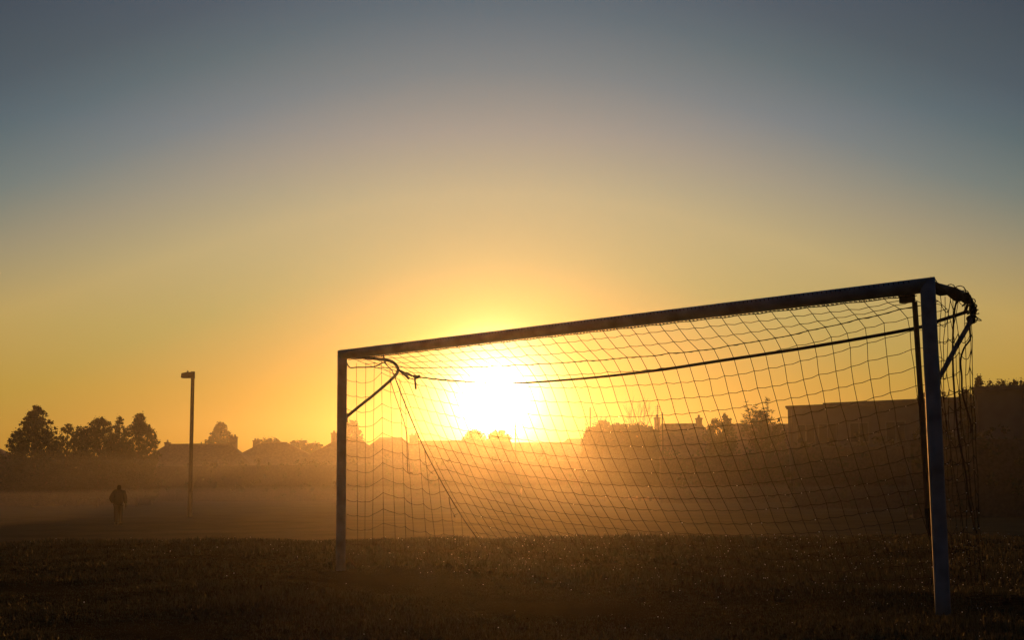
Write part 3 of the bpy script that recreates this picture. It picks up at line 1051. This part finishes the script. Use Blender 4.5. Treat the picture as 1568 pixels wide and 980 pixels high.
# ------------------------------------------------------------------ houses
def house(pxl, pxr, rl, rr, yr, D, label, chimneys=(), wall='render', depth=8.0, group='bungalows along the far side of the field', eave=2.6, vent=None):
    """hipped bungalow; pxl..pxr eaves, rl..rr ridge ends, all as they stand at distance D"""
    k = D / 1990.0
    cx = (at_depth((rl + rr) / 2, yr, D).x)
    zr = at_depth((rl + rr) / 2, yr, D).z
    base = float(gz(cx, D))
    h = empty('bungalow', (cx, D, base), label=label, cat='house', group=group)
    zr -= base
    X0, X1 = at_depth(pxl, yr, D).x - cx, at_depth(pxr, yr, D).x - cx
    R0, R1 = at_depth(rl, yr, D).x - cx, at_depth(rr, yr, D).x - cx
    hd_ = depth / 2
    mb = MB()
    mb.box(((X0 + X1) / 2, 0, eave / 2 - 0.1), (X1 - X0 - 0.8, depth - 0.8, eave + 0.2))
    wl_ = mb.build('wall', M[wall], h)
    mb = MB()
    e = eave
    vs = [(X0, -hd_, e), (X1, -hd_, e), (X1, hd_, e), (X0, hd_, e), (R0, 0, zr), (R1, 0, zr),
          (X0, -hd_, e - 0.16), (X1, -hd_, e - 0.16), (X1, hd_, e - 0.16), (X0, hd_, e - 0.16)]
    mb.add(vs, [(0, 1, 5, 4), (1, 2, 5), (2, 3, 4, 5), (3, 0, 4), (6, 7, 1, 0), (7, 8, 2, 1), (8, 9, 3, 2), (9, 6, 0, 3), (9, 8, 7, 6)])
    rf = mb.build('roof', M['tile'], h)
    mb = MB()
    mb.tube([(R0, 0, zr + 0.02), (R1, 0, zr + 0.02)], 0.09, 6)
    mb.build('ridge_tile', M['tile'], rf)
    for (c0, c1, yt) in chimneys:
        a_, b_ = at_depth(c0, yt, D), at_depth(c1, yt, D)
        w = b_.x - a_.x
        xc = (a_.x + b_.x) / 2 - cx
        zt = a_.z - base
        mb = MB()
        z0 = e
        mb.box((xc, 0.3, (z0 + zt) / 2), (w, 0.9, zt - z0))
        mb.box((xc, 0.3, zt - 0.08), (w + 0.12, 1.02, 0.14))
        ch = mb.build('chimney', M['brick'], rf)
        for px2 in (-0.22, 0.22) if w > 0.6 else (0,):
            mb = MB()
            mb.tube([(xc + px2 * w, 0.3, zt - 0.02), (xc + px2 * w, 0.3, zt + 0.28)], [0.12, 0.09], 8)
            mb.build('chimney_pot', M['brick'], h)
    if vent:
        p = at_depth(vent[0], vent[1], D)
        mb = MB()
        mb.tube([(p.x - cx, 0.1, zr - 0.2), (p.x - cx, 0.1, p.z - base)], 0.07, 6)
        mb.build('vent_pipe', M['steel'], h)
    W = X1 - X0 - 0.8
    yf = -hd_ + 0.4
    nwin = max(2, int(W / 3.2))
    for i in range(nwin):
        wx = X0 + 0.4 + W * (i + 0.5) / nwin
        if i == nwin // 2:
            mb = MB(); mb.box((wx, yf - 0.02, 1.0), (0.95, 0.08, 2.05)); dr = mb.build('door', M['white'], h)
            mb = MB(); mb.box((wx + 0.35, yf - 0.08, 1.0), (0.12, 0.05, 0.04)); mb.build('handle', M['steel'], dr)
            continue
        mb = MB(); mb.box((wx, yf - 0.01, 1.5), (1.6, 0.06, 1.15)); wd = mb.build('window', M['glass'], h)
        mb = MB()
        for q in (-0.8, 0, 0.8):
            mb.box((wx + q, yf - 0.045, 1.5), (0.07, 0.05, 1.2))
        for q in (-0.58, 0.58):
            mb.box((wx, yf - 0.05, 1.5 + q), (1.66, 0.05, 0.07))
        mb.build('frame', M['white'], wd)
        mb = MB(); mb.box((wx, yf - 0.08, 0.89), (1.8, 0.14, 0.06)); mb.build('sill', M['render'], wd)
    return h


house(-190, 80, -90, -10, 683, 138, 'bungalow half hidden behind the tall conical tree at the left edge', (), 'render')
house(190, 410, 255, 354, 681, 150, 'bungalow with a tall end chimney, behind the lamp column', ((351.5, 362, 669), (252.5, 258.5, 677.5)), 'brick', vent=(308, 677))
house(312, 540, 400, 440, 678.5, 163, 'bungalow with one chimney on its left slope, right of the small round tree', ((387.5, 397, 674.5),), 'render')
house(428, 625, 516, 552, 673, 150, 'bungalow whose roof rises behind the far goalpost', ((507.5, 514.5, 663),), 'brick')
house(510, 700, 580, 616, 671.5, 163, 'low hipped bungalow seen through the left side net', ((627, 640, 666),), 'render')
house(580, 830, 636, 770, 676, 150, 'long bungalow straight under the sunrise, left of the thin mast', (), 'brick')
house(700, 950, 766, 874, 679, 164, 'low bungalow right under the glare, behind the thin mast', (), 'render')
house(800, 990, 868, 925, 673, 180, 'farthest bungalow between the glare and the dark hedge trees', (), 'brick')
house(955, 1130, 1012, 1075, 650.5, 118, 'bungalow with two chimneys seen through the middle of the net', ((1003, 1010.5, 639), (1067, 1074.5, 640)), 'brick')
house(1070, 1260, 1112, 1215, 651, 130, 'bungalow behind the spiky shrub, left of the flat-roofed block', (), 'render')


# thin masts
def mast(x, y0, D, label, r=0.055, arms=False):
    p = at_depth(x, y0, D)
    b0 = float(gz(p.x, D))
    m_ = empty('mast', (p.x, D, b0), label=label, cat='mast', group='thin masts above the roofs')
    mb = MB()
    mb.tube([(0, 0, -0.3), (0, 0, p.z - b0)], [r * 1.3, r], 7)
    mb.build('pole', M['pole'], m_)
    if arms:
        mb = MB()
        for k in range(4):
            mb.box((0, 0, p.z - b0 - 0.2 - k * 0.16), (0.5 - k * 0.06, 0.03, 0.03))
        mb.build('aerial', M['steel'], m_)
    return m_


mast(789, 641, 146, 'thin mast standing in the sun glare')
mast(903.5, 624, 126, 'thin mast at the left end of the dark hedge trees', 0.07)
mast(1007, 620, 114, 'slender mast rising above the left chimney of the two-chimney bungalow', 0.035, True)
mast(1014, 632, 112, 'short stout mast just right of the left chimney', 0.06)


# ------------------------------------------------------------------ flat roofed block
def block(pa, ya, da, pb, yb, db, depth, name, label, step=None, windows=()):
    A, B = at_depth(pa, ya, da), at_depth(pb, yb, db)
    zt = (A.z + B.z) / 2
    dirv = Vector((B.x - A.x, B.y - A.y, 0))
    L = dirv.length
    rz = math.atan2(dirv.y, dirv.x)
    base = FIELD
    o = empty(name, (A.x, A.y, base), rz, label=label, cat='building')
    H = zt - base
    mb = MB(); mb.box((L / 2, depth / 2, H / 2 - 0.1), (L, depth, H + 0.2)); mb.build('wall', M['clad'], o)
    mb = MB(); mb.box((L / 2, depth / 2, H + 0.06), (L + 0.24, depth + 0.24, 0.14)); mb.build('roof', M['darkclad'], o)
    if step:
        s0, dh = step
        mb = MB(); mb.box(((s0 + 1) * L / 2 - 0.1, depth / 2 + 0.3, H + dh / 2 + 0.06), ((1 - s0) * L - 0.2, depth - 0.5, dh)); mb.build('upper_roof', M['darkclad'], o)
    mb = MB(); mb.box((L / 2, -0.17, H - 0.08), (L, 0.1, 0.1)); mb.build('gutter', M['darkclad'], o)
    for fv in (0.02, 0.5, 0.97):
        mb = MB(); mb.tube([(L * fv, -0.1, 0), (L * fv, -0.1, H - 0.1)], 0.05, 6); mb.build('downpipe', M['darkclad'], o)
    for fx in windows:
        for zc in (H * 0.72,):
            x = L * fx
            mb = MB(); mb.box((x, -0.01, zc), (1.3, 0.06, 1.3)); wd = mb.build('window', M['glass'], o)
            mb = MB()
            for q in (-0.66, 0, 0.66):
                mb.box((x + q, -0.05, zc), (0.07, 0.05, 1.36))
            for q in (-0.66, 0.66):
                mb.box((x, -0.055, zc + q), (1.4, 0.05, 0.07))
            mb.build('frame', M['white'], wd)
    return o


block(1206, 625.5, 92, 1500, 611, 84, 14, 'flat_roofed_block', 'long flat-roofed block seen through the right half of the net', step=(0.18, 0.20), windows=(0.1, 0.22, 0.39, 0.58, 0.8))
block(1492, 597, 64, 1640, 591, 62, 12, 'flat_roofed_hall', 'flat-roofed hall at the right edge beyond the near goalpost')


# ------------------------------------------------------------------ trees
def leaves_np(centres, radii, per, size, flat=1.0):
    n = len(centres)
    tot = n * per
    C = np.repeat(centres, per, 0)
    R = np.repeat(radii, per)
    d = rng.normal(size=(tot, 3))
    d /= np.linalg.norm(d, axis=1)[:, None]
    P = C + d * (R * rng.random(tot) ** 0.5)[:, None] * np.array([1, 1, flat])
    a_ = rng.normal(size=(tot, 3)); a_ /= np.linalg.norm(a_, axis=1)[:, None]
    b_ = np.cross(a_, rng.normal(size=(tot, 3))); b_ /= np.linalg.norm(b_, axis=1)[:, None]
    sz = (size * (0.5 + rng.random(tot)))[:, None]
    V = np.stack([P - a_ * sz, P + b_ * sz * 0.55, P + a_ * sz, P - b_ * sz * 0.55], 1).reshape(-1, 3)
    F = (np.arange(tot)[:, None] * 4 + np.array([0, 1, 2, 3])[None])
    return V, F


def tree(name, cx, ytop, hw, D, label, profile, nclump=220, per=34, leaf=0.10, clump=0.34, mat='leaf', cat='tree', zlow=0.6, gaps=0.0, jit=0.15, group=None):
    """profile: list of (height fraction, radius fraction)"""
    top = at_depth(cx, ytop, D)
    base = float(gz(top.x, D))
    H = top.z - base
    Rm = hw * D / 1990.0
    o = empty(name, (top.x, D, base), label=label, cat=cat, group=group)
    hs = np.array([p[0] for p in profile]); rs_ = np.array([p[1] for p in profile])
    lob = rng.random(6) * 6.28
    cen, rad_ = [], []
    tries = 0
    while len(cen) < nclump and tries < nclump * 30:
        tries += 1
        hf = rng.random() ** 1.15
        z = zlow + (H - zlow) * hf
        R = np.interp(hf, hs, rs_) * Rm
        an = rng.random() * 6.283
        R *= 1 + jit * math.sin(an * 2 + lob[0] + hf * 9) + jit * math.sin(an * 3 + lob[1] + hf * 17) * 0.7
        if z > H - clump * (0.25 + 0.5 * rng.random()):
            continue
        if rng.random() > (R / Rm + 0.25):
            continue
        rr_ = R * rng.random() ** 0.42
        if gaps and math.sin(rr_ / Rm * 5 + an * 2 + hf * 14 + lob[2]) > 1 - gaps * 1.6:
            continue
        cen.append((math.cos(an) * rr_, math.sin(an) * rr_, z))
        k_ = clump * (0.5 + 0.7 * rng.random()) * (0.45 + 0.55 * min(1, R / (Rm * 0.6)))
        if rng.random() < 0.16:      # sprigs that stand out of the crown
            cen[-1] = (math.cos(an) * R * 1.06, math.sin(an) * R * 1.06, z + clump * 0.3)
            k_ = clump * 0.34
        rad_.append(k_)
    cen = np.array(cen); rad_ = np.array(rad_)
    V, F = leaves_np(cen, rad_, per, leaf)
    V2, F2 = leaves_np(cen, rad_ * 1.9 + 0.05, 6, leaf * 0.9)        # loose outer leaves and twigs
    V, F = np.concatenate([V, V2]), np.concatenate([F, F2 + len(V)])
    cr_ = np_mesh('crown', V, F, M[mat], o, nside=4)
    mb = MB()
    tr_ = max(0.08, H * 0.022)
    mb.tube([(0, 0, -0.3), (0.03, 0.0, H * 0.25), (-0.03, 0.03, H * 0.55), (0.0, 0.0, H * 0.95)], [tr_, tr_ * 0.8, tr_ * 0.5, 0.02], 7)
    idx = rng.choice(len(cen), min(26, len(cen)), replace=False)
    for i in idx:
        c_ = Vector(cen[i])
        z0 = max(H * 0.15, c_.z - (abs(c_.x) + abs(c_.y)) * 0.7 - 0.2)
        mb.tube([(0, 0, z0), Vector((c_.x * 0.5, c_.y * 0.5, (z0 + c_.z) / 2 + 0.05)), c_], [tr_ * 0.4, tr_ * 0.25, 0.012], 5)
    mb.build('trunk', M['bark'], o)
    return o


CONE = [(0, 1.0), (0.25, 0.98), (0.45, 0.86), (0.6, 0.68), (0.72, 0.50), (0.84, 0.33), (0.93, 0.2), (1.0, 0.04)]
OVAL = [(0, 0.8), (0.3, 1.0), (0.6, 0.95), (0.8, 0.7), (0.93, 0.4), (1.0, 0.1)]
LOOSE = [(0, 0.9), (0.4, 1.0), (0.6, 0.85), (0.72, 0.65), (0.85, 0.5), (1.0, 0.25)]
SPIRE = [(0, 1.0), (0.45, 1.0), (0.66, 0.95), (0.80, 0.72), (0.87, 0.35), (1.0, 0.20)]
tg = 'trees at the left edge of the field'
tree('conical_tree', 56, 622, 50, 103, 'tall dense conical tree, leftmost of the dark group', CONE, 1700, 34, 0.065, 0.23, 'needle', group=tg)
tree('loose_tree', 104, 648, 21, 107, 'small open-crowned tree just right of the conical tree', LOOSE, 420, 26, 0.065, 0.20, gaps=0.15, group=tg)
tree('loose_tree', 123, 653, 16, 108, 'lowest thin-crowned tree in the dip of the left group', LOOSE, 380, 26, 0.065, 0.20, gaps=0.12, group=tg)
tree('bushy_tree', 154, 640, 33, 104, 'broad bushy tree in the middle of the left group', [(0, 1), (0.5, 1.0), (0.74, 0.9), (0.84, 0.72), (0.91, 0.42), (1, 0.10)], 1100, 32, 0.065, 0.22, group=tg)
tree('airy_tree', 184, 635, 16, 108, 'airy see-through tree between two denser ones', LOOSE, 330, 24, 0.065, 0.20, gaps=0.18, group=tg)
tree('spired_tree', 214, 633, 27, 106, 'tree with a narrow spire, rightmost of the left group', SPIRE, 1050, 32, 0.065, 0.22, group=tg)
tree('round_tree', 338, 647, 21, 190, 'pale round-topped tree behind the roof right of the lamp column', [(0, 1), (0.5, 1.0), (0.7, 0.85), (0.85, 0.6), (0.95, 0.35), (1, 0.1)], 800, 30, 0.11, 0.36)
tree('round_tree', 540, 644, 19, 180, 'pale tree directly behind the far goalpost', OVAL, 650, 30, 0.11, 0.36)
tree('round_tree', 727, 658, 19, 175, 'left of two small domed trees in the glare', [(0, 1), (0.7, 1.0), (0.85, 0.8), (0.95, 0.5), (1, 0.15)], 800, 30, 0.11, 0.36)
tree('round_tree', 764, 659, 22, 175, 'right of two small domed trees in the glare', [(0, 1), (0.7, 1.0), (0.85, 0.8), (0.95, 0.5), (1, 0.15)], 800, 30, 0.11, 0.36)
for cx, yt, hw_, lb_ in ((412, 671, 16, 'faint low bush peeping over the single-chimney bungalow'), (458, 675, 16, 'faint low bush over the dip between two bungalows'), (482, 679, 10, 'small faint bush left of the rising roof')):
    tree('bush', cx, yt, hw_ + 3, 186, lb_, [(0, 1), (0.85, 1.0), (0.95, 0.8), (1, 0.4)], 520, 26, 0.11, 0.36, cat='bush')
for cx, yt, hw_, lb_ in ((908, 655, 14, 'leftmost dark shrub beside the thin mast'), (925, 646, 18, 'tallest dark shrub right of the thin mast'), (951, 650, 19, 'rounded dark shrub in the middle of the hedge mass'), (977, 649, 18, 'dark shrub under the faint bare tree'), (994, 655, 13, 'low dark shrub left of the two-chimney bungalow')):
    tree('hedge_tree', cx, yt - 1.5, hw_ + 3, 111, lb_, [(0, 1), (0.6, 1.0), (0.85, 0.8), (0.95, 0.5), (1, 0.2)], 520, 32, 0.09, 0.32, group='dark shrubs left of the two-chimney bungalow')
for cx, yt, hw_, lb_ in ((1092, 641, 17, 'low feathery shrub right of the right chimney'), (1110, 635, 16, 'higher feathery shrub left of the spiky one')):
    tree('shrub', cx, yt, hw_, 108, lb_, OVAL, 190, 28, 0.09, 0.32, cat='shrub')
tree('shrub', 1192, 643, 13, 100, 'low shrub at the left corner of the flat-roofed block', OVAL, 120, 28, 0.09, 0.3, cat='shrub')
tree('shrub', 1412, 597, 20, 101, 'shrub peeping over the long flat roof left of the near post', OVAL, 160, 28, 0.08, 0.3, cat='shrub')
tree('shrub', 1447, 599, 16, 101, 'shrub peeping over the long flat roof right of the near post', OVAL, 130, 28, 0.08, 0.3, cat='shrub')
tree('small_conifer', 1498, 574, 13, 78, 'small pointed conifer beside the flat-roofed hall', [(0, 1), (0.7, 0.9), (0.85, 0.7), (0.93, 0.4), (1, 0.06)], 420, 26, 0.06, 0.2, 'needle')
for cx, yt, hw_, lb_ in ((1478, 594, 12, 'small shrub low beside the pointed conifer'), (1524, 582, 17, 'left shrub showing over the hall roof'), (1544, 583, 15, 'middle shrub showing over the hall roof'), (1562, 580, 17, 'right shrub showing over the hall roof')):
    tree('shrub', cx, yt, hw_, 80, lb_, [(0, 1), (0.85, 1.0), (0.95, 0.75), (1, 0.4)], 330, 24, 0.06, 0.2, cat='shrub')


def branchy(name, cx, ytop, hw, D, label, levels, zfork, spread, r0, seed, tuft=False, cat='tree'):
    rg = random.Random(seed)
    top = at_depth(cx, ytop, D)
    base = float(gz(top.x, D))
    H = top.z - base
    o = empty(name, (top.x, D, base), label=label, cat=cat)
    mb = MB()
    ends = []
    W_ = hw * D / 1990.0

    def grow(p, d, L, r, lv):
        q = p + d * L * 0.5 + Vector((rg.uniform(-1, 1), rg.uniform(-1, 1), rg.uniform(-0.3, 0.6))) * L * 0.06
        e = p + d * L
        mb.tube([p, q, e], [r, r * 0.8, r * 0.6], 4, caps=False)
        if lv == 0:
            ends.append((e, d))
            return
        for k in range(3 if lv > 1 else 4):
            ax = Vector((rg.uniform(-1, 1), rg.uniform(-1, 1), rg.uniform(-0.2, 0.9))).normalized()
            nd = (d + ax * spread).normalized()
            st = p.lerp(e, rg.uniform(0.55, 1.0))
            grow(st, nd, L * rg.uniform(0.55, 0.75), r * 0.55, lv - 1)
    mb.tube([(0, 0, -0.3), (0, 0, zfork * H)], [r0 * 1.3, r0], 7)
    nb = 5
    for k in range(nb):
        an = 6.283 * k / nb + rg.uniform(-.4, .4)
        d = Vector((math.cos(an) * spread * 0.8, math.sin(an) * spread * 0.8, 1)).normalized()
        grow(Vector((0, 0, zfork * H)), d, (1 - zfork) * H * 0.42, r0 * 0.6, levels)
    # fit the outline seen in the photograph
    zs = max(p[2] for p in mb.v)
    ws = max(abs(p[0]) for p in mb.v)
    mb.v = [(p[0] * W_ / ws, p[1] * W_ / ws, p[2] * H / zs if p[2] > 0 else p[2]) for p in mb.v]
    mb.build('branches', M['bark'], o)
    if tuft:
        ce = np.array([(e.x * W_ / ws, e.y * W_ / ws, e.z * H / zs) for e, d in ends])
        n = len(ce)
        per = 12
        C = np.repeat(ce, per, 0)
        dd = rng.normal(size=(n * per, 3)); dd[:, 2] = np.abs(dd[:, 2]) * 0.9; dd /= np.linalg.norm(dd, axis=1)[:, None]
        ln = (0.16 + 0.16 * rng.random(n * per))[:, None]
        sd = np.cross(dd, rng.normal(size=(n * per, 3))); sd /= np.linalg.norm(sd, axis=1)[:, None]
        V = np.stack([C - sd * 0.018, C + sd * 0.018, C + dd * ln], 1).reshape(-1, 3)
        F = np.arange(n * per * 3).reshape(-1, 3)
        np_mesh('crown', V, F, M['needle'], o)
    return o


branchy('bare_tree', 977, 598, 26, 150, 'faint bare tree rising behind the dark shrubs', 3, 0.35, 0.75, 0.12, 3)
branchy('bare_tree', 912, 618, 20, 170, 'very faint bare tree beside the thin mast', 3, 0.35, 0.75, 0.10, 9)
branchy('spiky_shrub', 1160, 612, 32, 96, 'tall spiky shrub left of the flat-roofed block', 3, 0.25, 0.85, 0.10, 5, tuft=True, cat='shrub')
tree('shrub', 1165, 626, 20, 97, 'dense heart of dark leaves behind the spiky shrub', OVAL, 200, 30, 0.09, 0.3, cat='shrub')


# low hedges closing the field
def hedge(x0, x1, ytop, D, label, depth=1.6):
    A, B = at_depth(x0, ytop, D), at_depth(x1, ytop, D)
    base = float(gz((A.x + B.x) / 2, D))
    H = A.z - base
    L = B.x - A.x
    o = empty('hedge', ((A.x + B.x) / 2, D, base), label=label, cat='hedge', group='hedges closing off the field')
    n = int(L * H * 2.6)
    C = np.stack([(rng.random(n) - .5) * L, (rng.random(n) - .5) * depth, 0.2 + (H - 0.45) * rng.random(n)], -1)
    C[:, 2] *= 1 + 0.06 * np.sin(C[:, 0] * 1.3) + 0.05 * np.sin(C[:, 0] * 3.1 + 1)
    V, F = leaves_np(C, np.full(n, 0.38) * (0.6 + 0.6 * rng.random(n)), 22, 0.13)
    np_mesh('foliage', V, F, M['leaf'], o, nside=4)
    mb = MB()
    mb.box((0, 0, H * 0.42), (L - 0.5, depth * 0.55, H * 0.84))
    mb.build('stems', M['bark'], o)
    return o


hedge(-120, 95, 688, 110, 'dark hedge under the conical tree')
hedge(88, 240, 686, 112, 'dark hedge under the loose trees of the left group')
hedge(226, 520, 704, 128, 'low hedge in front of the chimney bungalows')
hedge(516, 800, 703, 130, 'low hedge straight under the sunrise')
hedge(795, 1010, 696, 120, 'low hedge in front of the dark shrubs')
hedge(1005, 1215, 686, 100, 'low hedge leading up to the flat-roofed block')
hedge(1205, 1420, 668, 79, 'low hedge in front of the long flat-roofed block')
hedge(1380, 1640, 652, 60, 'dark hedge in front of the flat-roofed hall')

# ------------------------------------------------------------------ morning haze
mb = MB()
mb.box((0, 110, 5.2), (520, 300, 14.6))
hm = bpy.data.materials.new('haze')
hm.use_nodes = True
hm.node_tree.nodes.clear()
pv = hm.node_tree.nodes.new('ShaderNodeVolumePrincipled')
pv.inputs['Color'].default_value = (0.95, 0.93, 0.90, 1)
pv.inputs['Density'].default_value = HAZE_DENSITY
pv.inputs['Anisotropy'].default_value = HAZE_G
ho = hm.node_tree.nodes.new('ShaderNodeOutputMaterial')
hm.node_tree.links.new(pv.outputs[0], ho.inputs['Volume'])
hz = mb.build('haze', hm)
tag(hz, 'thin golden morning haze over the whole field', 'haze', kind='stuff')

# the bank of ground mist lying in the dip beyond the turf edge
for k, (y0, y1, top, dens, lab) in enumerate(((63, 137, 2.7, 0.0010, 'upper, thinner layer of ground mist drifting over the far field'),
                                        (56, 134, 0.55, 0.0017, 'low dense layer of ground mist lying round the walker\'s legs'))):
    mb = MB()
    mb.box((0, (y0 + y1) / 2, (top - 1.9 + 0.02 * k) / 2), (420 - 4 * k, y1 - y0, top + 1.9 - 0.02 * k))
    mm = hm.copy()
    mm.name = 'ground_mist'
    mm.node_tree.nodes['Principled Volume'].inputs['Density'].default_value = dens
    mm.node_tree.nodes['Principled Volume'].inputs['Anisotropy'].default_value = 0.6
    mz = mb.build('haze', mm)
    tag(mz, lab, 'haze', kind='stuff')
